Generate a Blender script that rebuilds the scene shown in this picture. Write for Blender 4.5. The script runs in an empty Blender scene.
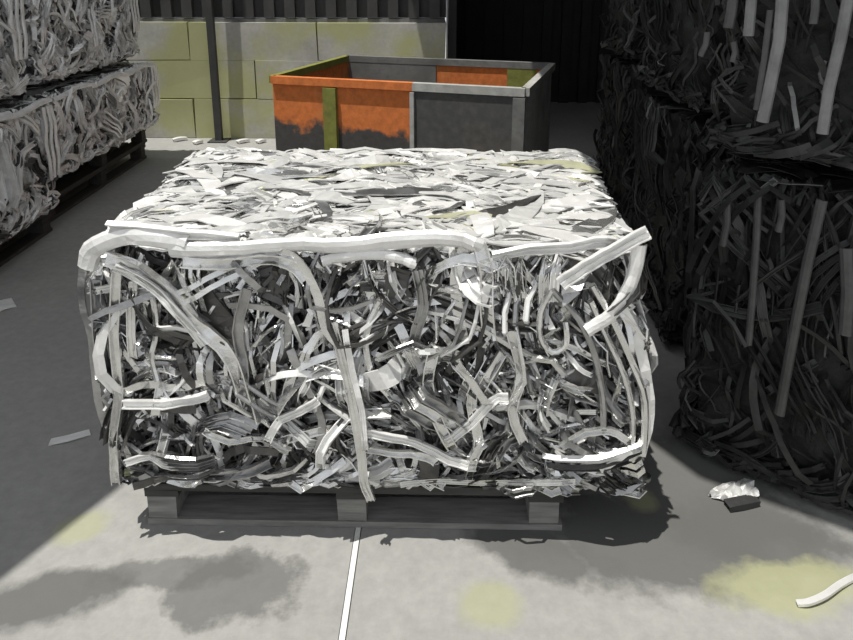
import bpy, math, random
from mathutils import Vector, Matrix, noise

# ------------------------------------------------------------------ camera, world, sun, exposure
SC = bpy.context.scene
COL = SC.collection
PITCH, FPX, EYE = math.radians(14.0), 680.0, 1.60
CY = -26.0 + FPX * math.tan(PITCH)     # the picture is a crop: its optical centre lies above the middle
YAW = math.atan(13.5 * math.cos(PITCH) / FPX)
cam_data = bpy.data.cameras.new('camera')
cam_data.sensor_width = 36.0
cam_data.lens = FPX / 853.0 * 36.0
cam_data.clip_start = 0.05
cam_data.shift_y = (CY - 320.0) / 853.0
cam = bpy.data.objects.new('camera', cam_data)
COL.objects.link(cam)
cam.location = (0, 0, EYE)
cam.rotation_euler = (math.pi / 2 - PITCH, 0, YAW)
SC.camera = cam

world = bpy.data.worlds.new('sky')
SC.world = world
world.use_nodes = True
wn = world.node_tree.nodes['Background']
wn.inputs['Color'].default_value = (0.93, 0.96, 1.0, 1)
wn.inputs['Strength'].default_value = 0.75

SUN_AZ = Vector((0.80, 0.60))          # the way the light travels over the ground
SUN_EL = math.radians(75.0)
h = SUN_AZ.normalized() * math.cos(SUN_EL)
sun_dir = Vector((h.x, h.y, -math.sin(SUN_EL)))
sd = bpy.data.lights.new('sun', 'SUN')
sd.energy = 4.6
sd.angle = math.radians(0.53)
sd.color = (1.0, 0.97, 0.90)
sun = bpy.data.objects.new('sun', sd)
COL.objects.link(sun)
sun.location = (-3, -5, 9)
sun.rotation_euler = sun_dir.to_track_quat('-Z', 'Y').to_euler()

vs = SC.view_settings
vs.view_transform = 'Standard'
vs.look = 'None'
vs.gamma = 1.0
vs.use_curve_mapping = False
vs.exposure = 0.0


# ------------------------------------------------------------------ pixel -> place
def pix(x, y, z=None, Y=None):
    sy, cy = math.sin(-YAW), math.cos(YAW)
    F = Vector((sy * math.cos(PITCH), cy * math.cos(PITCH), -math.sin(PITCH)))
    R = Vector((cy, -sy, 0))
    U = R.cross(F)
    d = F * FPX + R * (x - 426.5) + U * (CY - y)
    t = (z - EYE) / d.z if z is not None else Y / d.y
    return Vector((0, 0, EYE)) + d * t


# ------------------------------------------------------------------ materials
def new_mat(name):
    m = bpy.data.materials.new(name)
    m.use_nodes = True
    nt = m.node_tree
    return m, nt, nt.nodes['Principled BSDF']


def noise_node(nt, scale, detail=4, rough=0.6, coord='Object', stretch=None, dist=0.0):
    tc = nt.nodes.new('ShaderNodeTexCoord')
    n = nt.nodes.new('ShaderNodeTexNoise')
    n.inputs['Scale'].default_value = scale
    n.inputs['Detail'].default_value = detail
    n.inputs['Roughness'].default_value = rough
    n.inputs['Distortion'].default_value = dist
    if stretch:
        mp = nt.nodes.new('ShaderNodeMapping')
        mp.inputs['Scale'].default_value = stretch
        nt.links.new(tc.outputs[coord], mp.inputs['Vector'])
        nt.links.new(mp.outputs['Vector'], n.inputs['Vector'])
    else:
        nt.links.new(tc.outputs[coord], n.inputs['Vector'])
    return n


def ramp(nt, src, stops):
    r = nt.nodes.new('ShaderNodeValToRGB')
    el = r.color_ramp.elements
    while len(el) < len(stops):
        el.new(0.5)
    for e, (p, c) in zip(el, stops):
        e.position = p
        e.color = (c[0], c[1], c[2], 1) if not isinstance(c, (int, float)) else (c, c, c, 1)
    nt.links.new(src, r.inputs['Fac'])
    return r


def mixc(nt, fac, a, b, mode='MIX'):
    m = nt.nodes.new('ShaderNodeMix')
    m.data_type = 'RGBA'
    m.blend_type = mode
    for sock, v in ((m.inputs[0], fac), (m.inputs[6], a), (m.inputs[7], b)):
        if hasattr(v, 'is_linked'):
            nt.links.new(v, sock)
        elif isinstance(v, (int, float)):
            sock.default_value = v
        else:
            sock.default_value = (v[0], v[1], v[2], 1)
    return m.outputs[2]


def bump(nt, bs, src, strength, dist=0.01):
    b = nt.nodes.new('ShaderNodeBump')
    b.inputs['Strength'].default_value = strength
    b.inputs['Distance'].default_value = dist
    nt.links.new(src, b.inputs['Height'])
    nt.links.new(b.outputs['Normal'], bs.inputs['Normal'])


def metal(name, col, metallic, rough, var=0.2, bumpy=0.3, sc=14):
    m, nt, bs = new_mat(name)
    n = noise_node(nt, sc, 5, 0.65)
    lo = [c * (1 - var) for c in col]
    hi = [min(1, c * (1 + var)) for c in col]
    r = ramp(nt, n.outputs['Fac'], [(0.35, lo), (0.65, hi)])
    nt.links.new(r.outputs['Color'], bs.inputs['Base Color'])
    bs.inputs['Metallic'].default_value = metallic
    bs.inputs['Roughness'].default_value = rough
    n2 = noise_node(nt, sc * 4, 3, 0.6)
    bump(nt, bs, n2.outputs['Fac'], bumpy, 0.006)
    return m


AL = [metal('aluminium_white', (0.82, 0.815, 0.80), 0.35, 0.38, 0.08),
      metal('aluminium_mill', (0.72, 0.72, 0.71), 0.88, 0.24, 0.14),
      metal('aluminium_dull', (0.36, 0.36, 0.36), 0.85, 0.30, 0.25),
      metal('aluminium_bronze_shade', (0.09, 0.088, 0.085), 0.6, 0.40, 0.3),  # bronze finish, also used for plates that stand in for shade
      metal('aluminium_yellowed', (0.55, 0.55, 0.38), 0.4, 0.45, 0.12),
      metal('aluminium_matt', (0.56, 0.56, 0.55), 0.3, 0.5, 0.15)]
AG = [metal('scrap_grey', (0.72, 0.72, 0.71), 0.4, 0.38, 0.25),
      metal('scrap_pale', (0.86, 0.86, 0.85), 0.25, 0.40, 0.1),
      metal('scrap_dark', (0.10, 0.10, 0.10), 0.5, 0.45, 0.3),
      metal('scrap_mid', (0.34, 0.34, 0.34), 0.5, 0.42, 0.25)]
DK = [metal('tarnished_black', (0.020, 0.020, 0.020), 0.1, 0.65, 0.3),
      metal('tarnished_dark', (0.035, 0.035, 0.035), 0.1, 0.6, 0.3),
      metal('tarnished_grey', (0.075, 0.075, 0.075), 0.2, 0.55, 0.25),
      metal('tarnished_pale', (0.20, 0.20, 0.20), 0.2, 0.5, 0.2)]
CORE_AL = metal('crushed_scrap_shade', (0.17, 0.17, 0.17), 0.4, 0.55, 0.45, 0.8, 22)  # darkened so the gaps between strips read as shade
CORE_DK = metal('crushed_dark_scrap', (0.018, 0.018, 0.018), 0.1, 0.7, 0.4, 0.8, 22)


def concrete(name, base, var, sc=3.0):
    m, nt, bs = new_mat(name)
    a = noise_node(nt, sc, 8, 0.6)
    b = noise_node(nt, sc * 14, 4, 0.7)
    r = ramp(nt, a.outputs['Fac'], [(0.3, [c * (1 - var) for c in base]), (0.7, [c * (1 + var) for c in base])])
    r2 = ramp(nt, b.outputs['Fac'], [(0.3, 0.86), (0.7, 1.06)])
    c = mixc(nt, 1.0, r.outputs['Color'], r2.outputs['Color'], 'MULTIPLY')
    nt.links.new(c, bs.inputs['Base Color'])
    bs.inputs['Roughness'].default_value = 0.9
    bump(nt, bs, b.outputs['Fac'], 0.25, 0.004)
    return m, nt, bs, c


def blob(nt, cx, cy, rx, ry, rot=0.0, edge=0.35, wob=0.5, seed=0.0):
    """0..1 mask of a ragged patch lying on the ground, in metres of the place."""
    tc = nt.nodes.new('ShaderNodeTexCoord')
    geo = nt.nodes.new('ShaderNodeNewGeometry')
    n = nt.nodes.new('ShaderNodeTexNoise')
    n.inputs['Scale'].default_value = 7.0
    n.inputs['Detail'].default_value = 8
    n.inputs['Roughness'].default_value = 0.65
    off = nt.nodes.new('ShaderNodeVectorMath')
    off.operation = 'ADD'
    off.inputs[1].default_value = (seed, seed * 1.7, 0)
    nt.links.new(geo.outputs['Position'], off.inputs[0])
    nt.links.new(off.outputs[0], n.inputs['Vector'])
    mp = nt.nodes.new('ShaderNodeMapping')
    mp.vector_type = 'TEXTURE'
    mp.inputs['Location'].default_value = (cx, cy, 0)
    mp.inputs['Rotation'].default_value = (0, 0, rot)
    mp.inputs['Scale'].default_value = (rx, ry, 1000)
    nt.links.new(geo.outputs['Position'], mp.inputs['Vector'])
    ln = nt.nodes.new('ShaderNodeVectorMath')
    ln.operation = 'LENGTH'
    nt.links.new(mp.outputs['Vector'], ln.inputs[0])
    ad = nt.nodes.new('ShaderNodeMath')
    ad.operation = 'MULTIPLY_ADD'
    nt.links.new(n.outputs['Fac'], ad.inputs[0])
    ad.inputs[1].default_value = wob * 4
    nt.links.new(ln.outputs['Value'], ad.inputs[2])
    r = nt.nodes.new('ShaderNodeMapRange')
    nt.links.new(ad.outputs[0], r.inputs['Value'])
    r.inputs['From Min'].default_value = 1 + wob * 2 - edge
    r.inputs['From Max'].default_value = 1 + wob * 2 + edge
    r.inputs['To Min'].default_value = 1
    r.inputs['To Max'].default_value = 0
    return r.outputs[0]


FLOOR, fnt, fbs, fcol = concrete('yard_concrete', (0.315, 0.313, 0.300), 0.10, 1.6)


def floor_patch(px, py, wx, wy, col, strength, rot=0.0, edge=0.3, wob=0.5, seed=0.0):
    global fcol
    p = pix(px, py, z=0)
    m = blob(fnt, p.x, p.y, wx, wy, rot, edge, wob, seed)
    mul = fnt.nodes.new('ShaderNodeMath')
    mul.operation = 'MULTIPLY'
    mul.inputs[1].default_value = strength
    fnt.links.new(m, mul.inputs[0])
    fcol = mixc(fnt, mul.outputs[0], fcol, col)


DIRT_SHADE, SAND = (0.105, 0.105, 0.101), (0.34, 0.345, 0.20)  # the grey serves real dirt and one painted shadow
floor_patch(640, 540, 0.36, 0.17, DIRT_SHADE, 0.92, -0.25, 0.25, 0.45, 1.3)
floor_patch(535, 552, 0.20, 0.085, DIRT_SHADE, 0.9, -0.35, 0.2, 0.4, 6.6)
floor_patch(700, 490, 0.34, 0.24, DIRT_SHADE, 0.9, -0.6, 0.25, 0.4, 4.1)
floor_patch(760, 535, 0.25, 0.12, DIRT_SHADE, 0.9, -0.3, 0.25, 0.4, 2.2)
floor_patch(235, 585, 0.17, 0.11, DIRT_SHADE, 0.75, 0.2, 0.18, 0.6, 7.7)
floor_patch(180, 572, 0.22, 0.05, DIRT_SHADE, 0.7, 0.1, 0.18, 0.6, 9.1)
floor_patch(40, 600, 0.22, 0.085, DIRT_SHADE, 0.9, 0.35, 0.2, 0.35, 3.6)  # painted shadow of something out of view, in the dirt grey
floor_patch(790, 585, 0.20, 0.085, SAND, 0.8, 0.1, 0.25, 0.4, 5.5)
floor_patch(490, 602, 0.08, 0.07, SAND, 0.6, 0.0, 0.3, 0.4, 6.2)
floor_patch(640, 500, 0.05, 0.05, SAND, 0.6, 0.0, 0.3, 0.4, 8.2)
floor_patch(80, 528, 0.07, 0.06, SAND, 0.6, 0.8, 0.3, 0.4, 2.9)
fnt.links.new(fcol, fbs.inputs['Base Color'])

JOINT, *_ = concrete('joint_sealant', (0.72, 0.72, 0.70), 0.05, 9)
BLOCK, bnt, bbs, bc = concrete('weathered_block', (0.44, 0.437, 0.40), 0.25, 1.8)
ny = noise_node(bnt, 1.1, 3, 0.5, coord='Object')
ry = ramp(bnt, ny.outputs['Fac'], [(0.46, 0.0), (0.56, 0.75)])
bnt.links.new(mixc(bnt, ry.outputs['Color'], bc, (0.40, 0.41, 0.17)), bbs.inputs['Base Color'])
CLAD = metal('dark_cladding', (0.050, 0.050, 0.050), 0.0, 0.7, 0.2, 0.1, 4)
CLADBLACK = metal('black_cladding', (0.016, 0.016, 0.016), 0.0, 0.8, 0.2, 0.1, 4)
POST = metal('post_paint', (0.05, 0.05, 0.05), 0.1, 0.6, 0.2, 0.1, 9)
SHADE_ROOFM = metal('shade_roof_sheet', (0.20, 0.20, 0.20), 0.3, 0.6, 0.2, 0.1, 3)


def wood(name, col):
    m, nt, bs = new_mat(name)
    n = noise_node(nt, 6, 6, 0.6, stretch=(1.0, 9, 9))
    r = ramp(nt, n.outputs['Fac'], [(0.3, [c * 0.6 for c in col]), (0.7, [c * 1.25 for c in col])])
    nt.links.new(r.outputs['Color'], bs.inputs['Base Color'])
    bs.inputs['Roughness'].default_value = 0.85
    bump(nt, bs, n.outputs['Fac'], 0.3, 0.004)
    return m


WOOD_SHADED = wood('shaded_wood', (0.05, 0.049, 0.047))  # darkened to stand in for the shade inside the pallet
WOOD_LIT = wood('lit_wood', (0.22, 0.217, 0.207))  # paler copy standing in for light on blocks and bottom boards
WOODDK = wood('old_dark_wood', (0.06, 0.058, 0.055))


def rusty(name, base, rust, lo, hi, sc=3.0, patch=None):
    m, nt, bs = new_mat(name)
    n = noise_node(nt, sc, 7, 0.65)
    f = ramp(nt, n.outputs['Fac'], [(lo, 0.0), (hi, 1.0)])
    g = noise_node(nt, sc * 8, 4, 0.6)
    gr = ramp(nt, g.outputs['Fac'], [(0.3, 0.75), (0.7, 1.15)])
    c = mixc(nt, f.outputs['Color'], base, rust)
    if patch:                                  # caked grime along the lower side
        tc = nt.nodes.new('ShaderNodeTexCoord')
        sp = nt.nodes.new('ShaderNodeSeparateXYZ')
        nt.links.new(tc.outputs['Object'], sp.inputs[0])
        pn = noise_node(nt, 5, 5, 0.6)
        ma = nt.nodes.new('ShaderNodeMath'); ma.operation = 'MULTIPLY_ADD'
        nt.links.new(pn.outputs['Fac'], ma.inputs[0]); ma.inputs[1].default_value = .35
        nt.links.new(sp.outputs['Z'], ma.inputs[2])
        pr = ramp(nt, ma.outputs[0], [(patch - .02, 1.0), (patch + .02, 0.0)])
        c = mixc(nt, pr.outputs['Color'], c, (0.06, 0.058, 0.055))
    c = mixc(nt, 1.0, c, gr.outputs['Color'], 'MULTIPLY')
    nt.links.new(c, bs.inputs['Base Color'])
    bs.inputs['Roughness'].default_value = 0.8
    bs.inputs['Metallic'].default_value = 0.1
    bump(nt, bs, g.outputs['Fac'], 0.3, 0.004)
    return m


RUST = rusty('orange_rust', (0.62, 0.18, 0.045), (0.42, 0.22, 0.08), 0.55, 0.75)
RUSTGRIME = rusty('orange_rust_grimy', (0.62, 0.18, 0.045), (0.42, 0.22, 0.08), 0.55, 0.75, 3.0, 0.92)
OLIVE = rusty('olive_paint', (0.20, 0.21, 0.045), (0.30, 0.14, 0.05), 0.6, 0.75)
STEEL = rusty('grey_plate', (0.075, 0.075, 0.073), (0.10, 0.09, 0.08), 0.5, 0.7)
STEELMID = rusty('worn_plate', (0.17, 0.17, 0.165), (0.10, 0.095, 0.09), 0.5, 0.7)
PALEPLATE = rusty('lightened_plate', (0.46, 0.46, 0.45), (0.25, 0.24, 0.23), 0.5, 0.7)  # lightened to make up for sun missing the bin's right side
RIM = rusty('bare_rim', (0.42, 0.42, 0.40), (0.25, 0.22, 0.18), 0.5, 0.7)


# ------------------------------------------------------------------ mesh helpers
class MB:
    def __init__(self):
        self.v, self.f, self.m = [], [], []

    def box(self, x0, x1, y0, y1, z0, z1, mi=0, jit=0.0, rnd=None):
        b = len(self.v)
        for z in (z0, z1):
            for x, y in ((x0, y0), (x1, y0), (x1, y1), (x0, y1)):
                j = (lambda: (rnd.uniform(-jit, jit) if rnd else 0.0))
                self.v.append((x + j(), y + j(), z + j()))
        for q in ((3, 2, 1, 0), (4, 5, 6, 7), (0, 1, 5, 4), (1, 2, 6, 5), (2, 3, 7, 6), (3, 0, 4, 7)):
            self.f.append(tuple(b + i for i in q))
            self.m.append(mi)

    def sweep(self, pts, ns, prof, mi=0, rolls=None):
        """pts along the strip, ns outward normals, prof = closed polygon of (side, out) offsets."""
        b, k, n = len(self.v), len(prof), len(pts)
        for i in range(n):
            T = pts[min(i + 1, n - 1)] - pts[max(i - 1, 0)]
            if T.length < 1e-9:
                T = Vector((1, 0, 0))
            T.normalize()
            S = T.cross(ns[i])
            if S.length < 1e-6:
                S = T.orthogonal()
            S.normalize()
            N = S.cross(T)
            if rolls:
                c, s = math.cos(rolls[i]), math.sin(rolls[i])
                S, N = S * c + N * s, N * c - S * s
            for a, o in prof:
                self.v.append(tuple(pts[i] + S * a + N * o))
        for i in range(n - 1):
            for j in range(k):
                a, c = b + i * k + j, b + i * k + (j + 1) % k
                self.f.append((a, c, c + k, a + k))
                self.m.append(mi)
        self.f.append(tuple(b + j for j in reversed(range(k))))
        self.m.append(mi)
        self.f.append(tuple(b + (n - 1) * k + j for j in range(k)))
        self.m.append(mi)

    def mesh(self, name, mats, smooth=False):
        me = bpy.data.meshes.new(name)
        me.from_pydata(self.v, [], self.f)
        for m in mats:
            me.materials.append(m)
        me.polygons.foreach_set('material_index', self.m)
        if smooth:
            me.polygons.foreach_set('use_smooth', [True] * len(me.polygons))
        me.update()
        return me

    def build(self, name, mats, parent=None, smooth=False):
        o = bpy.data.objects.new(name, self.mesh(name, mats if isinstance(mats, list) else [mats], smooth))
        COL.objects.link(o)
        o.parent = parent
        return o


def tag(o, label=None, cat=None, group=None, kind=None):
    if label: o['label'] = label
    if cat: o['category'] = cat
    if group: o['group'] = group
    if kind: o['kind'] = kind
    return o


def empty(name, loc, rz=0.0):
    o = bpy.data.objects.new(name, None)
    o.empty_display_size = 0.1
    COL.objects.link(o)
    o.location = loc
    o.rotation_euler = (0, 0, rz)
    return o


def flat(w, t):
    return [(-w / 2, -t / 2), (w / 2, -t / 2), (w / 2, t / 2), (-w / 2, t / 2)]


def angle(w, t):
    return [(-w / 2, -w / 2), (-w / 2 + t, -w / 2), (-w / 2 + t, w / 2 - t), (w / 2, w / 2 - t), (w / 2, w / 2), (-w / 2, w / 2)]


def channel(w, t):
    d = w * 0.55
    return [(-w / 2, -d), (-w / 2 + t, -d), (-w / 2 + t, -t), (w / 2 - t, -t), (w / 2 - t, -d), (w / 2, -d), (w / 2, 0), (-w / 2, 0)]


def open_channel(w, t):
    d = w * .55
    return [(-w / 2, 0), (w / 2, 0), (w / 2, d), (w / 2 - t, d), (w / 2 - t, t), (-w / 2 + t, t), (-w / 2 + t, d), (-w / 2, d)]


def finned(w, t):
    d, h = w * .34, w / 2
    return [(-h, 0), (h, 0), (h, d), (h - t, d), (h - t, t), (t / 2, t), (t / 2, d * .8), (-t / 2, d * .8), (-t / 2, t), (-h + t, t), (-h + t, d), (-h, d)]


def rolled(w, t):
    k = 5
    a = [(-math.cos(math.pi * i / k) * w / 2, math.sin(math.pi * i / k) * w * .32) for i in range(k + 1)]
    return [(x, y - t) for x, y in a] + [(x * .9, y * .85 - t * 2) for x, y in reversed(a)]


def tube(r, k=6):
    return [(r * math.cos(2 * math.pi * i / k), r * math.sin(2 * math.pi * i / k)) for i in range(k)]


# ------------------------------------------------------------------ ground and walls
def build_floor():
    # slabs with a sealed joint between them, running back under the pallet
    root = empty('floor', (0, 0, 0))
    tag(root, 'pale concrete yard floor with dirt, a painted shadow and one sealed joint', None, None, 'structure')
    jx = pix(350, 585, z=0).x
    for x0, x1 in ((-9.0, jx - 0.010), (jx + 0.010, 9.0)):
        m = MB()
        m.box(x0, x1, -5, 16, -0.15, 0)
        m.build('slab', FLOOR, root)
    m = MB()
    n = 40
    rr = random.Random(2)
    pts = [Vector((jx + rr.uniform(-.002, .002), -5 + 21 * i / n, -0.004)) for i in range(n + 1)]
    m.sweep(pts, [Vector((0, 0, 1))] * (n + 1), [(-.0098, -.1), (.0098, -.1), (.0075, .005), (-.0075, .005)])
    m.build('joint_sealant', JOINT, root)
    return root


build_floor()

WALL_Y = 6.60
WALL_X1 = pix(446, 60, Y=WALL_Y).x


def build_back_wall():
    root = empty('wall_back', (0, WALL_Y, 0))
    tag(root, 'low wall of weathered concrete blocks behind the rusty bin', None, None, 'structure')
    rr = random.Random(5)
    hs = (0.0, 0.40, 0.78, 1.15)
    for r in range(3):
        x = WALL_X1
        bw = 1.25
        if r == 1:
            x0 = x - 0.62
        else:
            x0 = x - bw
        while x > -5.5:
            m = MB()
            g = 0.006
            y = rr.uniform(-.012, .012)
            m.box(x0 + g, x - g, y, y + 0.4, hs[r] + 0.003, hs[r + 1] - 0.005, 0, .006, rr)
            m.build('concrete_block', BLOCK, root)
            x, x0 = x0, x0 - bw
    m = MB()
    m.box(-5.5, WALL_X1 - .01, 0.06, 0.36, 0, 1.18)
    m.build('mortar', STEELMID, root)
    # dark ribbed sheets above the blocks
    m = MB()
    x = -5.5
    while x < WALL_X1:
        m.box(x, min(x + .10, WALL_X1), 0.05, 0.12, 1.19, 4.2)
        x += .20
    m.box(-5.5, WALL_X1, 0.12, 0.18, 1.19, 4.2)
    m.build('ribbed_cladding', CLAD, root)


build_back_wall()


def build_shed_wall():
    root = empty('wall_right', (0, 8.6, 0))
    tag(root, 'black ribbed back wall of the open shed on the right', None, None, 'structure')
    x = WALL_X1 + .02
    m = MB()
    while x < 6:
        m.box(x, x + .12, 0, .06, 0, 4.2)
        x += .24
    m.box(WALL_X1 + .02, 6, .06, .14, 0, 4.2)
    m.build('ribbed_cladding', CLADBLACK, root)
    m = MB()
    m.box(5.9, 6.0, -10.0, 0.0, 0, 4.2)
    y = -10.0
    while y < -.2:
        m.box(5.84, 5.9, y, y + .12, 0, 4.2)
        y += .24
    m.build('side_cladding', CLADBLACK, root)
    m = MB()
    m.box(WALL_X1 + .02, WALL_X1 + .10, -1.95, 0.0, 0, 4.2)
    m.build('return_panel', CLADBLACK, root)


build_shed_wall()

COT = math.cos(SUN_EL) / math.sin(SUN_EL)
SH = SUN_AZ.normalized() * COT


def shade_roof(name, ground, hgt, label, posts):
    """unseen roof sheet, shaped so its shadow on the ground has the given outline."""
    root = empty(name, (0, 0, 0))
    tag(root, label, None, None, 'structure')
    m = MB()
    n = len(ground)
    for dz in (0, .06):
        for x, y in ground:
            m.v.append((x - SH.x * hgt, y - SH.y * hgt, hgt + dz))
    m.f.append(tuple(reversed(range(n))))
    m.f.append(tuple(range(n, 2 * n)))
    for i in range(n):
        j = (i + 1) % n
        m.f.append((i, j, j + n, i + n))
    m.m = [0] * len(m.f)
    m.build('shade_roof_sheet', SHADE_ROOFM, root)
    for x, y in posts:
        p = MB()
        p.box(x - .06, x + .06, y - .06, y + .06, 0, hgt)
        p.build('post', POST, root)  # added leg for the unseen roof


g = [pix(648, 440, z=0), pix(700, 478, z=0), pix(775, 505, z=0), pix(853, 533, z=0)]
shade_roof('shade_roof_right', [(0.02, 12), (0.02, 6.2), (0.86, 5.3), (g[0].x, 2.6)] + [(p.x, p.y) for p in g] + [(4.5, -.3), (9, -.3), (9, 12)],
       3.7, 'unseen shed roof shaped to shade the dark scrap stacks', [(4.8, -1.2)])  # out of view, outline drawn from the wanted shade on the ground
a, b = pix(0, 578, z=0), pix(118, 487, z=0)
shade_roof('shade_roof_left', [(-9, -.6), (-2.0, -.6), (a.x - .14, a.y - .3), (a.x, a.y), (b.x, b.y), (b.x, 2.4), (-1.5, 4.8), (-2.3, 5.85), (-9, 5.85)],
       3.7, 'unseen roof added to shade the grey scrap stacks', [(-4.5, -1.0)])  # added out of view to put the left floor and bales in shade

p = pix(216, 133, z=0)
m = MB()
m.box(-.032, .032, -.03, .03, 0, 3.9)
m.box(-.09, .09, -.09, .09, 0, .012)
o = m.build('steel_post', POST)
o.location = (pix(214, 70, Y=WALL_Y - .12).x, WALL_Y - .12, 0)
tag(o, 'thin dark steel post standing against the block wall', 'post')


# ------------------------------------------------------------------ pallets
def make_pallet(name, w, d, loc, rz, mat, label, group, seed, mat2=None):
    mat2 = mat2 or mat
    root = empty(name, loc, rz)
    tag(root, label, 'pallet', group)
    rr = random.Random(seed)
    j = 0.003
    nb = 7
    for i in range(nb):                      # deck boards, across the front
        y = (d - .10) * i / (nb - 1)
        m = MB(); m.box(-w / 2, w / 2, y, y + .10, .122, .144, 0, j, rr); m.build('deck_board', mat, root)
    for x in (-w / 2, -.05, w / 2 - .10):
        m = MB(); m.box(x, x + .10, 0, d, .100, .1215, 0, .001, rr); m.build('stringer_board', mat, root)
        for y in (0.004, d / 2 - .05, d - .104):
            m = MB(); m.box(x + .002, x + .088, y, y + .10, .0225, .0995, 0, .0015, rr); m.build('block', mat2, root)
    for y in (0, d / 2 - .05, d - .10):
        m = MB(); m.box(-w / 2, w / 2, y, y + .10, 0.001, .022, 0, .001, rr); m.build('bottom_board', mat2, root)
    return root


# ------------------------------------------------------------------ scrap bales
FLOW = [1.0]


def field(u, v, seed):
    n1 = noise.noise(Vector((u * 2.6, v * 2.6, seed)))
    n2 = noise.noise(Vector((u * 6.0 + 9, v * 6.0, seed + 7)))
    return math.pi / 2 + .25 + (n1 * 2.6 + n2 * 1.3) * FLOW[0]


def strip(mb, rr, O, U, V, N, u, v, th, L, w, off, prof, mi, amp=.015, kap=2.0, nseg=7, warp=None, tuck=.03, lim=None, roll0=0.0):
    pts, rolls = [], []
    k = rr.uniform(-kap, kap)
    ds = L / (nseg - 1)
    cu, cv, a = u, v, th
    tw = rr.uniform(-.5, .5)
    ph = rr.uniform(0, 6)
    for i in range(nseg):
        s = i / (nseg - 1)
        o = off + amp * math.sin(ph + s * 5) + rr.uniform(-.3, .3) * amp
        if tuck and (i == 0 or i == nseg - 1):
            o -= tuck * rr.random()
        x, y = cu, cv
        if lim:
            x = min(max(x, lim[0]), lim[1]); y = min(max(y, lim[2]), lim[3])
        p = O + U * x + V * y + N * o
        pts.append(warp(p) if warp else p)
        rolls.append(roll0 + tw * (s - .5) * 2 + rr.uniform(-.06, .06))
        a += k * ds * 4 + rr.gauss(0, .07) + (rr.uniform(-.9, .9) if rr.random() < .06 * min(1, kap) else 0)
        if lim:                                # pressed back by the edge of the bale
            if not lim[2] <= cv + math.sin(a) * ds <= lim[3]:
                a = -a
            if not lim[0] <= cu + math.cos(a) * ds <= lim[1]:
                a = math.pi - a
        cu += math.cos(a) * ds
        cv += math.sin(a) * ds
    mb.sweep(pts, [N] * nseg, prof, mi, rolls)


def pick(rr, wts):
    t = rr.random() * sum(wts)
    for i, x in enumerate(wts):
        t -= x
        if t <= 0:
            return i
    return 0


def rand_prof(rr, w):
    q = rr.random()
    t = max(.0022, w * .12)
    if q < .20: return flat(w, .0035)
    if q < .34: return angle(w * .9, t)
    if q < .46: return channel(w * .9, t)
    if q < .72: return open_channel(w * 1.15, t)
    if q < .86: return finned(w * 1.3, t)
    return tube(w * .34, 6)


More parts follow.
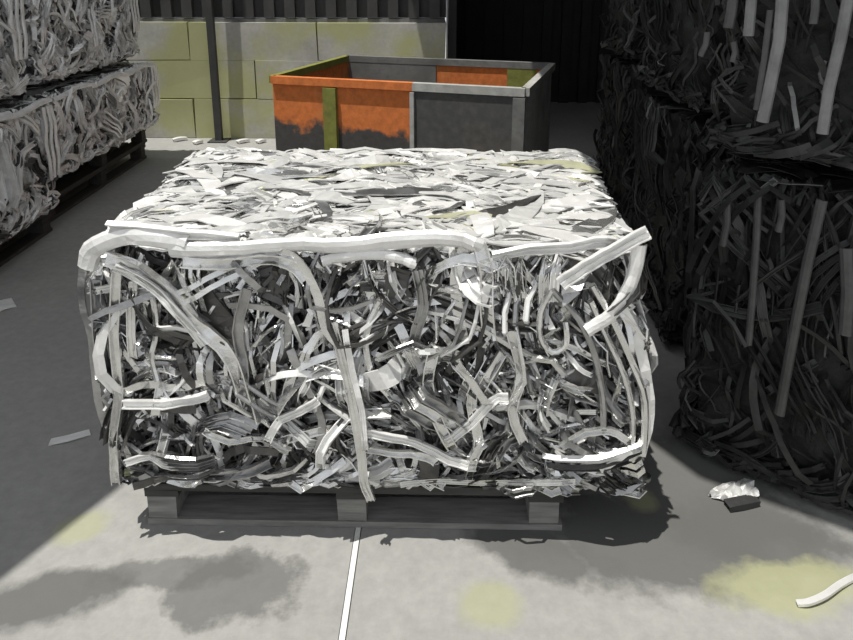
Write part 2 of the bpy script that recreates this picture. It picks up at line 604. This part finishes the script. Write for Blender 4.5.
def make_bale(name, W, D, H, loc, rz, seed, mats, wts, core_mat, label, group, faces, warp=None, core_in=.055, cat='scrap bale', twts=None, kap=1.0, fine=1.0, wide=.25, lens=(.16, .46)):
    """faces: {'front': (parts, stuff), ...}; local x in +-W/2, y 0..D, z 0..H."""
    root = empty(name, loc, rz)
    tag(root, label, cat, group)
    rr = random.Random(seed)
    twts = twts or wts
    X, Y, Z = Vector((1, 0, 0)), Vector((0, 1, 0)), Vector((0, 0, 1))
    FR = {'front': (Vector((-W / 2, 0, 0)), X, Z, -Y, W, H),
          'back': (Vector((W / 2, D, 0)), -X, Z, Y, W, H),
          'left': (Vector((-W / 2, D, 0)), -Y, Z, -X, D, H),
          'right': (Vector((W / 2, 0, 0)), Y, Z, X, D, H),
          'top': (Vector((-W / 2, 0, H)), X, Y, Z, W, D)}
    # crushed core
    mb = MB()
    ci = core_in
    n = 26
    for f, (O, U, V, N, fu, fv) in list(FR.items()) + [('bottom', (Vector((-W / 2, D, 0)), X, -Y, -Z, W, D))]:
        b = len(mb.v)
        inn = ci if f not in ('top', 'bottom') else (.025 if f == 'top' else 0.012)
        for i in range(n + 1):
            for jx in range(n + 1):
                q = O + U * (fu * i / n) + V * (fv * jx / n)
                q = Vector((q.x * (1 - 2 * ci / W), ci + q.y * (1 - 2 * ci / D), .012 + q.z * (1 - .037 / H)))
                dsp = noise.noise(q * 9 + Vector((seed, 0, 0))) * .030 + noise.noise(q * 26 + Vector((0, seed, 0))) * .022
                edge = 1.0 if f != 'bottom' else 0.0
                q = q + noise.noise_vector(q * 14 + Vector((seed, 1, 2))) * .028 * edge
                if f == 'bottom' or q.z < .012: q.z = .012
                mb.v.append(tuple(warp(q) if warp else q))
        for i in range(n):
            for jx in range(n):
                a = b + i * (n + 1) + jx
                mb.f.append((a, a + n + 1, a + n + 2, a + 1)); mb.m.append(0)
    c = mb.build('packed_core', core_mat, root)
    # small fragments nobody could count
    mb = MB()
    for f, (npart, nst) in faces.items():
        O, U, V, N, fu, fv = FR[f]
        for _ in range(nst):
            u, v = rr.uniform(0, fu), rr.uniform(0.02, fv)
            if f == 'top':
                th = rr.gauss(0, .35) if rr.random() < .75 else rr.uniform(0, 6.3)
                L = rr.uniform(.05, .24); w = rr.uniform(.010, .055)
                strip(mb, rr, O, U, V, N, u, v, th, L, w, rr.uniform(-.016, .002), flat(w, .003) if rr.random() < .8 else rand_prof(rr, w * .5),
                      pick(rr, twts), .003, 1.2, 5, warp, .012, (.0, fu, .0, fv), rr.gauss(0, .09))
            else:
                low = 1.0 - .55 * max(0, 1 - v / (.35 * fv))
                th = field(u + O.x, v, seed) + rr.gauss(0, .30 + .6 * (1 - low))
                L = rr.uniform(.08, .34) * low; w = rr.uniform(.007, .030) * fine
                strip(mb, rr, O, U, V, N, u, v, th, L, w, rr.uniform(-.07, -.008), rand_prof(rr, w), pick(rr, wts), .016, 2.0 * kap, 7, warp, .04,
                      (.0, fu, .010, fv - .005), rr.gauss(0, .8))
        if f != 'top':                          # flattened ends along the foot of each side
            for _ in range(int(fu * 70)):
                w = rr.uniform(.010, .028)
                strip(mb, rr, O, U, V, N, rr.uniform(0, fu), rr.uniform(.026, .08), rr.gauss(0, .25), rr.uniform(.06, .22), w, rr.uniform(-.03, .006), rand_prof(rr, w),
                      pick(rr, wts), .008, 1.5, 6, warp, .02, (.0, fu, .024, fv), rr.gauss(0, .5))
    tag(mb.build('packed_scrap', mats, root), None, None, None, 'stuff')
    # strips that can be picked out one by one; on the sides they come in small bundles bent together
    for f, (npart, nst) in faces.items():
        O, U, V, N, fu, fv = FR[f]
        done = 0
        while done < npart:
            u, v = rr.uniform(0.0, fu), rr.uniform(0.03, fv)
            if f == 'top':
                mb = MB()
                th = rr.gauss(0, .35) if rr.random() < .8 else rr.uniform(0, 6.3)
                w = rr.uniform(.020, .075)
                strip(mb, rr, O, U, V, N, u, v, th, rr.uniform(.14, .46), w, rr.uniform(.000, .008), flat(w, .004), 0, .004, .8, 7, warp, .015,
                      (.0, fu, .0, fv), rr.gauss(0, .08))
                mb.build('metal_strip', [mats[pick(rr, twts)]], root)
                done += 1
                continue
            low = 1.0 - .5 * max(0, 1 - v / (.35 * fv))
            th = field(u + O.x, v, seed) + rr.gauss(0, .25)
            nb = rr.choice((1, 1, 2, 3, 4))
            w = rr.uniform(.014, .036) * fine
            if nb == 1 and rr.random() < wide and v > .2 * fv:
                w = rr.uniform(.04, .075)
            L = rr.uniform(*lens) * low
            sd_ = rr.random()
            mi = pick(rr, wts)
            pr = rand_prof(rr, w) if w < .045 else flat(w, .004)
            out, rl = rr.uniform(-.015, .018), rr.gauss(0, .5)
            for b_ in range(nb):
                r2 = random.Random(sd_)            # the same bend for the whole bundle
                mb = MB()
                du = b_ * (w + .006)
                strip(mb, r2, O, U, V, N, u - math.sin(th) * du, v + math.cos(th) * du, th + b_ * .05, L * (1 - .08 * b_ * rr.random()), w, out + rr.uniform(-.008, .006),
                      pr, 0, .018, 2.2 * kap, 9, warp, .05, (.0, fu, .02, fv), rl + rr.gauss(0, .12))
                mb.build('metal_strip', [mats[mi if rr.random() < .7 else pick(rr, wts)]], root)
                done += 1
    return root


# --- the main bale and its pallet
FY = pix(350, 538, z=0).y
PAL = .150
xl, xr = pix(140, 510, Y=FY).x, pix(566, 510, Y=FY).x
make_pallet('wooden_pallet', xr - xl, 1.02, ((xl + xr) / 2, FY + .038, 0), 0, WOOD_SHADED,
            'weathered wooden pallet carrying the silvery aluminium bale', None, 3, WOOD_LIT)

TOPZ = pix(350, 243, Y=FY).z
MH = TOPZ - PAL
BL, BR = pix(112, 470, Y=FY).x, pix(648, 470, Y=FY).x
TL, TR = pix(84, 245, Y=FY).x, pix(641, 240, Y=FY).x
KL, KR = pix(185, 150, z=TOPZ).x, pix(586, 148, z=TOPZ).x
MD = pix(400, 150, z=TOPZ).y - FY
MCX = (BL + BR) / 2
MW = BR - BL


def main_warp(p):
    s = (p.x + MW / 2) / MW
    t = max(0.0, min(1.1, p.z / MH))
    k = max(0.0, min(1.1, p.y / MD))
    lft = (BL + (TL - BL) * t)
    rgt = (BR + (TR - BR) * t * t)
    lft += ((KL - TL) * k) * t
    rgt += ((KR - TR) * k) * t
    x = lft + (rgt - lft) * s - MCX
    y = p.y + .03 * math.sin(math.pi * t) * (-1 if k < .5 else 1) * abs(1 - 2 * k)
    z = p.z
    if t > .8:                                   # the upper edges are pressed round
        e = max(0, 1 - min(s, 1 - s) / .05)
        z -= .035 * e * e * (t - .8) / .2
        e2 = max(0, 1 - k / .05)
        z -= .02 * e2 * e2 * (t - .8) / .2
    return Vector((x, y, z))


FLOW[0] = .75
bale = make_bale('aluminium_bale', MW, MD, MH, (MCX, FY, PAL), 0, 11, AL, (20, 34, 20, 28, .3, 4), CORE_AL,
                 'large silvery bale of crushed aluminium strips on a wooden pallet', None,
                 {'front': (158, 1900), 'top': (58, 1500), 'left': (6, 260), 'right': (14, 420), 'back': (0, 160)}, main_warp, core_in=.085, twts=(34, 12, 5, 1, 1.5, 50), fine=.72)

HERO = [  # the dark plates partly stand in for shade under the upper edge
    ([(178, 262), (200, 290), (222, 322), (242, 352)], .070, .016, 3, 'f'),
    ([(270, 262), (276, 280), (270, 300)], .075, .004, 3, 'f'),
    ([(500, 254), (508, 272), (506, 296)], .070, .012, 3, 'f'),
    ([(400, 268), (396, 286), (402, 300)], .060, .010, 3, 'f'),
    ([(552, 262), (580, 268), (606, 276)], .060, .004, 3, 'f'),
    ([(130, 410), (160, 408), (196, 408)], .030, .022, 3, 'f'),
    ([(424, 450), (430, 466), (426, 482)], .055, .020, 3, 'f'),
    ([(560, 372), (582, 380), (604, 384)], .060, .012, 3, 'f'),
    ([(86, 268), (92, 250), (118, 238), (150, 236), (188, 243)], .055, .030, 0, 'r'),
    ([(170, 250), (225, 250), (285, 245), (345, 246), (400, 241), (450, 239), (480, 247)], .050, .030, 0, 'r'),
    ([(110, 226), (150, 230), (190, 236), (240, 240)], .040, .018, 0, 'b'),
    ([(183, 262), (225, 262), (262, 256), (290, 262), (306, 280)], .030, .026, 1, 'c'),
    ([(106, 258), (140, 268), (172, 292), (196, 322), (222, 345), (240, 372), (256, 420)], .036, .034, 1, 'c'),
    ([(115, 266), (150, 285), (178, 312), (205, 345)], .020, .040, 0, 'b'),
    ([(322, 262), (360, 256), (395, 257), (416, 264)], .030, .030, 0, 'r'),
    ([(478, 240), (484, 270), (486, 300), (491, 332)], .036, .030, 1, 'c'),
    ([(466, 244), (456, 275), (458, 310), (464, 345)], .030, .026, 1, 'f'),
    ([(492, 255), (530, 248), (570, 246), (606, 240), (622, 246)], .026, .030, 0, 'b'),
    ([(560, 284), (585, 266), (612, 250), (648, 231)], .030, .050, 0, 'b'),
    ([(586, 331), (606, 320), (622, 302), (634, 276), (639, 244)], .038, .046, 0, 'r'),
    ([(592, 285), (612, 318), (632, 362), (645, 402), (643, 452)], .024, .034, 1, 't'),
    ([(590, 300), (606, 335), (624, 375), (633, 420), (630, 460)], .020, .034, 1, 't'),
    ([(616, 300), (634, 330), (645, 370), (650, 415), (640, 455)], .028, .020, 0, 'f'),
    ([(333, 322), (344, 362), (352, 400), (360, 445), (364, 480), (372, 500)], .022, .045, 1, 'b'),
    ([(345, 330), (352, 370), (362, 410), (366, 450)], .014, .050, 0, 'b'),
    ([(552, 290), (541, 312), (540, 336), (552, 352), (566, 344), (566, 322)], .020, .034, 1, 't'),
    ([(126, 390), (150, 384), (178, 388), (204, 382)], .020, .034, 1, 'f'),
    ([(124, 402), (155, 404), (182, 400), (208, 394)], .024, .036, 0, 'c'),
    ([(118, 272), (115, 330), (121, 390), (116, 440), (118, 482)], .026, .030, 1, 'c'),
    ([(134, 282), (131, 320), (134, 356)], .020, .030, 1, 'b'),
    ([(152, 296), (156, 330), (152, 360), (158, 380)], .020, .034, 1, 't'),
    ([(364, 432), (392, 436), (425, 446), (450, 460), (476, 466)], .022, .036, 0, 'b'),
    ([(362, 445), (390, 452), (420, 454), (436, 462)], .020, .040, 1, 'c'),
    ([(276, 248), (300, 262), (318, 296), (326, 330), (346, 352)], .024, .036, 1, 'f'),
    ([(552, 290), (578, 318), (594, 352), (602, 392), (604, 430)], .022, .036, 2, 't'),
    ([(436, 345), (428, 380), (436, 415), (452, 445)], .030, .030, 1, 'c'),
    ([(478, 372), (472, 405), (478, 440), (470, 460)], .024, .030, 1, 'b'),
    ([(248, 288), (238, 330), (246, 372), (240, 410)], .028, .030, 2, 'c'),
    ([(380, 300), (366, 335), (372, 372), (392, 400)], .024, .028, 1, 't'),
    ([(418, 270), (424, 305), (414, 340), (424, 372)], .026, .026, 2, 'b'),
    ([(510, 330), (520, 372), (512, 410), (524, 440)], .026, .032, 1, 'c'),
    ([(290, 350), (306, 385), (322, 420), (318, 455)], .022, .030, 2, 'f'),
    ([(446, 440), (470, 424), (492, 400), (508, 396)], .022, .036, 0, 'b'),
    ([(126, 462), (150, 456), (172, 466), (200, 460)], .018, .034, 0, 'b'),
    ([(205, 430), (230, 440), (262, 436), (290, 450)], .020, .034, 1, 'c'),
    ([(600, 470), (614, 462), (630, 450)], .020, .050, 0, 'f'),
    ([(400, 484), (440, 480), (500, 482), (575, 480)], .016, .020, 1, 'b'),
    ([(268, 440), (280, 420), (300, 410), (318, 400)], .020, .036, 0, 'b'),
    ([(560, 445), (585, 432), (610, 430), (628, 440)], .020, .036, 1, 'c'),
    ([(84, 262), (82, 300), (92, 340), (98, 400), (112, 440)], .020, .004, 2, 'f'),
    ([(96, 280), (100, 330), (108, 380)], .030, .012, 2, 'c'),
]
rh = random.Random(77)
for path, w, off, mi, kind in HERO:
    # Catmull-Rom through the given points on the front plane
    P = [pix(x, y, Y=FY - off) - Vector((MCX, FY, PAL)) for x, y in path]
    pts = []
    for i in range(len(P) - 1):
        p0, p1, p2, p3 = P[max(i - 1, 0)], P[i], P[i + 1], P[min(i + 2, len(P) - 1)]
        for s in (0, .33, .66):
            pts.append(0.5 * ((2 * p1) + (p2 - p0) * s + (2 * p0 - 5 * p1 + 4 * p2 - p3) * s * s + (3 * p1 - p0 - 3 * p2 + p3) * s ** 3))
    pts.append(P[-1])
    for q in pts:
        q.y += rh.uniform(-.004, .004)
    pr = {'f': flat(w, .004), 'c': open_channel(w, max(.0028, w * .12)), 'b': finned(w * 1.15, max(.0028, w * .12)), 't': tube(w * .42, 7), 'r': rolled(w, .004)}[kind]
    mb = MB()
    ph, tw = rh.uniform(0, 6), rh.uniform(.1, .35)
    rolls = [tw * math.sin(ph + i * .5) - .35 * (path[0][1] < 262 and path[-1][1] < 265) for i in range(len(pts))]
    mb.sweep(pts, [Vector((0, -1, 0))] * len(pts), pr, 0, rolls)
    mb.build('metal_strip', [AL[mi]], bale)

FLOW[0] = .4
# --- grey bales stacked on the left, on dark pallets
def grey_bale(x, y, z, rz, W, D, H, seed, label, dens=1.0):
    b = make_bale('scrap_bale', W, D, H, (x, y, z), rz, seed, AG, (34, 52, 8, 6), CORE_AL, label, 'grey bales stacked on the left',
              {'front': (int(70 * dens), int(520 * dens)), 'right': (8, 150), 'left': (6, 120), 'top': (4, 140)}, kap=.7, wide=.1, lens=(.18, .55))
    rr = random.Random(seed + 100)
    for a0, a1 in ((-.5, -.12), (-.2, .2), (.1, .5)):      # pale lengths added to stand in for a lit upper edge
        n = 9
        pts = [Vector((W * (a0 + (a1 - a0) * i / (n - 1)), -.012 + rr.uniform(-.008, .008), H - .012 + .012 * math.sin(i * .8 + seed))) for i in range(n)]
        mb = MB()
        w = rr.uniform(.03, .05)
        mb.sweep(pts, [Vector((0, -.7, .7))] * n, rolled(w, .004), 0)
        mb.build('metal_strip', [AG[1]], b)  # added pale strip standing in for the lit upper edge
    for k in range(3):                                      # and a few more standing in for light on the far corner
        x = W / 2 - .02 - .05 * k
        pts = [Vector((x + .015 * math.sin(i + k), -.02 - .01 * (i % 2), H * (.95 - .16 * i))) for i in range(5)]
        mb = MB()
        mb.sweep(pts, [Vector((.3, -1, 0))] * 5, rolled(.04, .004), 0)
        mb.build('metal_strip', [AG[1]], b)



RZ = math.pi / 2 + .03                       # the row's face looks into the yard
PG = 'dark pallets under the grey bales'
make_pallet('wooden_pallet', 1.40, 1.0, (-2.46, 3.36, 0), RZ, WOODDK, 'dark pallet under the grey bale at the left edge', PG, 4)
make_pallet('wooden_pallet', 1.65, 1.0, (-2.60, 5.02, 0), RZ, WOODDK, 'dark pallet under the farther grey bale, lower of the two', PG, 5)
make_pallet('wooden_pallet', 1.65, 1.0, (-2.58, 5.02, .150), RZ, WOODDK, 'dark pallet under the farther grey bale, upper of the two', PG, 6)
grey_bale(-2.38, 3.38, .150, RZ + .04, 1.48, 1.1, .70, 21, 'grey scrap bale at the left edge, lower one, on a dark pallet')
grey_bale(-2.46, 3.31, .890, RZ, 1.45, 1.1, .72, 22, 'grey scrap bale at the left edge, upper one of its stack')
grey_bale(-2.47, 5.02, .300, RZ, 1.72, 1.1, .56, 23, 'farther grey scrap bale of the left row, lower one, near the block wall', 1.2)
grey_bale(-2.56, 5.04, .900, RZ + .02, 1.66, 1.1, .72, 24, 'farther grey scrap bale of the left row, upper one, near the block wall', 1.2)

# --- dark bales under the right roof
FLOW[0] = .13


def dark_stack(cx, cy, rz, n, seed, labels, W=1.3, D=1.0, H=1.02, dens=1.0):
    z, made = .0, []
    rr = random.Random(seed)
    for i in range(n):
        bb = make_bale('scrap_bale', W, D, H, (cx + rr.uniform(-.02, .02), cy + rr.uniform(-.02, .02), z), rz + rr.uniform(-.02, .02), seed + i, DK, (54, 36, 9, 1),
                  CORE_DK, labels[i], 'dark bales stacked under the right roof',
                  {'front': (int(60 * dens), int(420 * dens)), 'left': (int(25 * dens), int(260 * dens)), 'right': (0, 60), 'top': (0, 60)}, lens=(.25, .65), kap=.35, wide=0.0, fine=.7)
        made.append(bb)
        z += H + .035
    return made


e0, e1 = pix(668, 446, z=0), pix(853, 524, z=0)
dd = (e1 - e0).normalized()
mid = e0 + dd * .66
ang = math.atan2(dd.y, dd.x)
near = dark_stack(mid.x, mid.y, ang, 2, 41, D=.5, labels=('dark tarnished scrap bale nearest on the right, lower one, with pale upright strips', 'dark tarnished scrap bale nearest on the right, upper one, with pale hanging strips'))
fn = Vector((dd.y, -dd.x, 0))                # outward from the nearest dark face
STREAK = [([(734, -12), (731, 12), (728, 28)], .030, 2), ([(752, -12), (750, 14), (748, 36)], .030, 3), ([(783, -12), (779, 40), (769, 90), (762, 122)], .034, 3),
          ([(816, -12), (815, 10), (813, 24)], .022, 2), ([(850, -12), (840, 42), (829, 88), (822, 134)], .030, 3), ([(733, 42), (732, 62)], .016, 2),
          ([(707, 32), (700, 56)], .018, 2), ([(758, 190), (756, 240), (752, 300), (748, 345)], .022, 2), ([(822, 200), (808, 260), (795, 325), (785, 380), (779, 415)], .030, 2),
          ([(727, 200), (722, 246)], .022, 2), ([(781, 200), (778, 232)], .020, 2), ([(846, 248), (845, 335)], .036, 2), ([(770, 10), (764, 60), (756, 110)], .018, 2)]
for path, w, mi in STREAK:
    hi = path[0][1] < 170
    bb = near[1 if hi else 0]
    inv = Matrix.Translation(bb.location) @ Matrix.Rotation(bb.rotation_euler.z, 4, 'Z')
    inv = inv.inverted()
    P = []
    for x, y in path:
        r = pix(x, y, Y=1.0) - Vector((0, 0, EYE))
        t = (e0 + fn * .035 - Vector((0, 0, EYE))).dot(fn) / r.dot(fn)
        P.append(inv @ (Vector((0, 0, EYE)) + r * t))
    if len(P) == 2:
        P.insert(1, (P[0] + P[1]) / 2 + Vector((.006, 0, 0)))
    mb = MB()
    mb.sweep(P, [Vector((0, -1, 0))] * len(P), rolled(w, .003), 0)
    mb.build('metal_strip', [DK[mi]], bb)
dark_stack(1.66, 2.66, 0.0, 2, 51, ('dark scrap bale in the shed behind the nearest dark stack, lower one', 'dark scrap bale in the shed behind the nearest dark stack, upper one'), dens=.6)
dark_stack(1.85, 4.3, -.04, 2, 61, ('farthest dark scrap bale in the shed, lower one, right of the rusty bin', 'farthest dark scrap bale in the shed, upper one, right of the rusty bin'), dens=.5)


# ------------------------------------------------------------------ rusty bin behind the bale
def build_bin():
    rim = 1.0
    A, B, C, Dp = (pix(*q, z=rim) for q in ((276, 80), (522, 91), (555, 67), (324, 57)))
    ax = ((B - A) + (C - Dp)).normalized()
    W = (B - A).length * 1.04
    rmid = (B + C) / 2
    ctr = rmid - ax * (W / 2)
    D = ((Dp - A).length + (C - B).length) / 2
    rz = math.atan2(ax.y, ax.x)
    root = empty('steel_bin', (ctr.x, ctr.y, 0), rz)
    tag(root, 'open rusty orange and grey steel bin behind the aluminium bale', 'bin')
    t = .012
    sx = -W / 2 + W * .585                       # seam between the orange and grey front sheets
    def P(name, mat, *b):
        m = MB(); m.box(*b); return m.build(name, mat, root)
    P('front_panel', RUSTGRIME, -W / 2, sx, -D / 2, -D / 2 + t, .06, rim)
    g = P('front_panel', STEEL, sx + .004, W / 2, -D / 2 - .012, -D / 2 + t, .06, rim)
    g['label'] = 'plain grey steel sheet'
    P('rear_panel', RUST, -W / 2, W / 2, D / 2 - t, D / 2, .06, rim)
    P('side_panel', RUST, -W / 2, -W / 2 + t, -D / 2 + t, D / 2 - t, .06, rim)
    P('side_panel', PALEPLATE, W / 2 - t, W / 2, -D / 2 + t, D / 2 - t, .06, rim)
    P('bottom_plate', STEEL, -W / 2, W / 2, -D / 2, D / 2, .05, .06)
    for x, y in ((-W / 2 + .1, -D / 2 + .1), (W / 2 - .1, -D / 2 + .1), (W / 2 - .1, D / 2 - .1), (-W / 2 + .1, D / 2 - .1)):
        P('foot', STEEL, x - .05, x + .05, y - .05, y + .05, 0, .05)
    for f, mat in ((.225, OLIVE),):
        x = -W / 2 + W * f
        P('stiffener', mat, x, x + .08, -D / 2 - .03, -D / 2, .06, rim - .03)
    P('stiffener', RIM, sx - .012, sx + .012, -D / 2 - .03, -D / 2 - .012, .06, rim - .03)
    P('stiffener', STEELMID, W / 2 - .06, W / 2 + .004, -D / 2 - .03, -D / 2, .06, rim - .03)
    P('inner_patch', STEELMID, -W / 2 + .02, -W * .04, D / 2 - t - .008, D / 2 - t, .3, rim - .02)
    P('inner_patch', OLIVE, W * .30, W / 2 - .1, D / 2 - t - .008, D / 2 - t, .3, rim - .02)
    r = .022
    for n_, a, b_, mat in (('rim_bar', (-W / 2, -D / 2), (sx, -D / 2), RUST), ('rim_bar', (sx, -D / 2), (W / 2, -D / 2), RIM), ('rim_bar', (-W / 2, D / 2), (W / 2, D / 2), STEELMID),
                           ('rim_bar', (-W / 2, -D / 2), (-W / 2, D / 2), OLIVE), ('rim_bar', (W / 2, -D / 2), (W / 2, D / 2), RIM)):
        m = MB()
        pts = [Vector((a[0] + (b_[0] - a[0]) * i / 6, a[1] + (b_[1] - a[1]) * i / 6, rim)) for i in range(7)]
        m.sweep(pts, [Vector((0, 0, 1))] * 7, [(-r, -r), (r, -r), (r, r), (-r, r)])
        m.build(n_, mat, root)


build_bin()


# ------------------------------------------------------------------ loose scrap on the ground
def loose(name, path, w, kind, mat, label, lift=.0, cat='scrap metal', z=None):
    P = [pix(x, y, z=0) for x, y in path]
    c = P[len(P) // 2].copy()
    pts = []
    for i in range(len(P) - 1):
        p0, p1, p2, p3 = P[max(i - 1, 0)], P[i], P[i + 1], P[min(i + 2, len(P) - 1)]
        for s in (0, .25, .5, .75):
            pts.append(0.5 * ((2 * p1) + (p2 - p0) * s + (2 * p0 - 5 * p1 + 4 * p2 - p3) * s * s + (3 * p1 - p0 - 3 * p2 + p3) * s ** 3))
    pts.append(P[-1].copy())
    n = len(pts)
    prof = {'f': flat(w, .004), 'a': angle(w, .004), 'c': channel(w, .004)}[kind]
    low = min(o for _, o in prof)
    for i, q in enumerate(pts):
        q -= c
        q.z = -low + .001 + lift * math.sin(math.pi * i / (n - 1))
    mb = MB()
    mb.sweep(pts, [Vector((0, 0, 1))] * n, prof, 0)
    o = mb.build(name, [mat])
    o.location = (c.x, c.y, 0)
    tag(o, label, cat)


loose('bent_strip', [(796, 605), (808, 606), (824, 600), (840, 588), (856, 578)], .016, 'c', AL[0], 'bent pale strip lying on the floor in the lower right corner', .01)
loose('flat_strip', [(50, 443), (68, 440), (90, 433)], .035, 'f', AG[1], 'short pale strip on the shaded floor left of the aluminium bale', .004)
loose('flat_strip', [(-12, 312), (0, 307), (14, 303)], .12, 'f', AG[1], 'pale flat offcut on the shaded floor at the left edge', .004)
loose('shadow_piece', [(726, 509), (740, 507), (756, 503)], .035, 'c', DK[1], 'small dark piece standing in for the shadow just before the crumpled pale sheet', .004)  # dark piece laid in place of the crumpled sheet's shadow
loose('flat_strip', [(686, 410), (700, 409), (716, 414)], .03, 'f', AG[0], 'dull strip in the shade right of the aluminium bale', .006)
for x, y, l, lab in ((180, 141, 14, 'nearest the left bales'), (198, 144, 8, 'just left of the steel post'),
                     (243, 143, 12, 'just right of the steel post'), (261, 143, 8, 'by the rusty bin')):
    loose('scrap_offcut', [(x - l / 2, y + 1), (x, y), (x + l / 2, y - 1)], .05, 'c', AG[1], 'pale offcut at the foot of the block wall, ' + lab, .01)


def crumple(name, path_c, size, seed, mat, label):
    """a torn, crumpled piece of sheet lying on the floor"""
    rr = random.Random(seed)
    c = pix(*path_c, z=0)
    mb = MB()
    nu, nv = 12, 7
    for i in range(nu + 1):
        for j in range(nv + 1):
            u, v = i / nu - .5, j / nv - .5
            tap = 1 - .75 * max(0, -u * 2) ** 1.5
            q = Vector((u * size[0], v * size[1] * tap, 0))
            zz = size[2] * (.35 + .65 * math.cos(v * 2.4)) * (.25 + .75 * (u + .5)) + .018 * noise.noise(Vector((u * 6, v * 6, seed)))
            mb.v.append((q.x + .01 * noise.noise(Vector((u * 9, v * 9, 3))), q.y, max(.002, zz)))
    for i in range(nu):
        for j in range(nv):
            a = i * (nv + 1) + j
            mb.f.append((a, a + nv + 1, a + nv + 2, a + 1)); mb.m.append(0)
    o = mb.build(name, [mat])
    s = o.modifiers.new('thick', 'SOLIDIFY'); s.thickness = .003; s.offset = 1
    o.location = (c.x, c.y, 0)
    o.rotation_euler = (0, 0, .15)
    tag(o, label, 'scrap metal')


crumple('crumpled_sheet', (732, 495), (.145, .07, .035), 4, AL[5], 'small crumpled pale sheet on the floor before the dark stack')
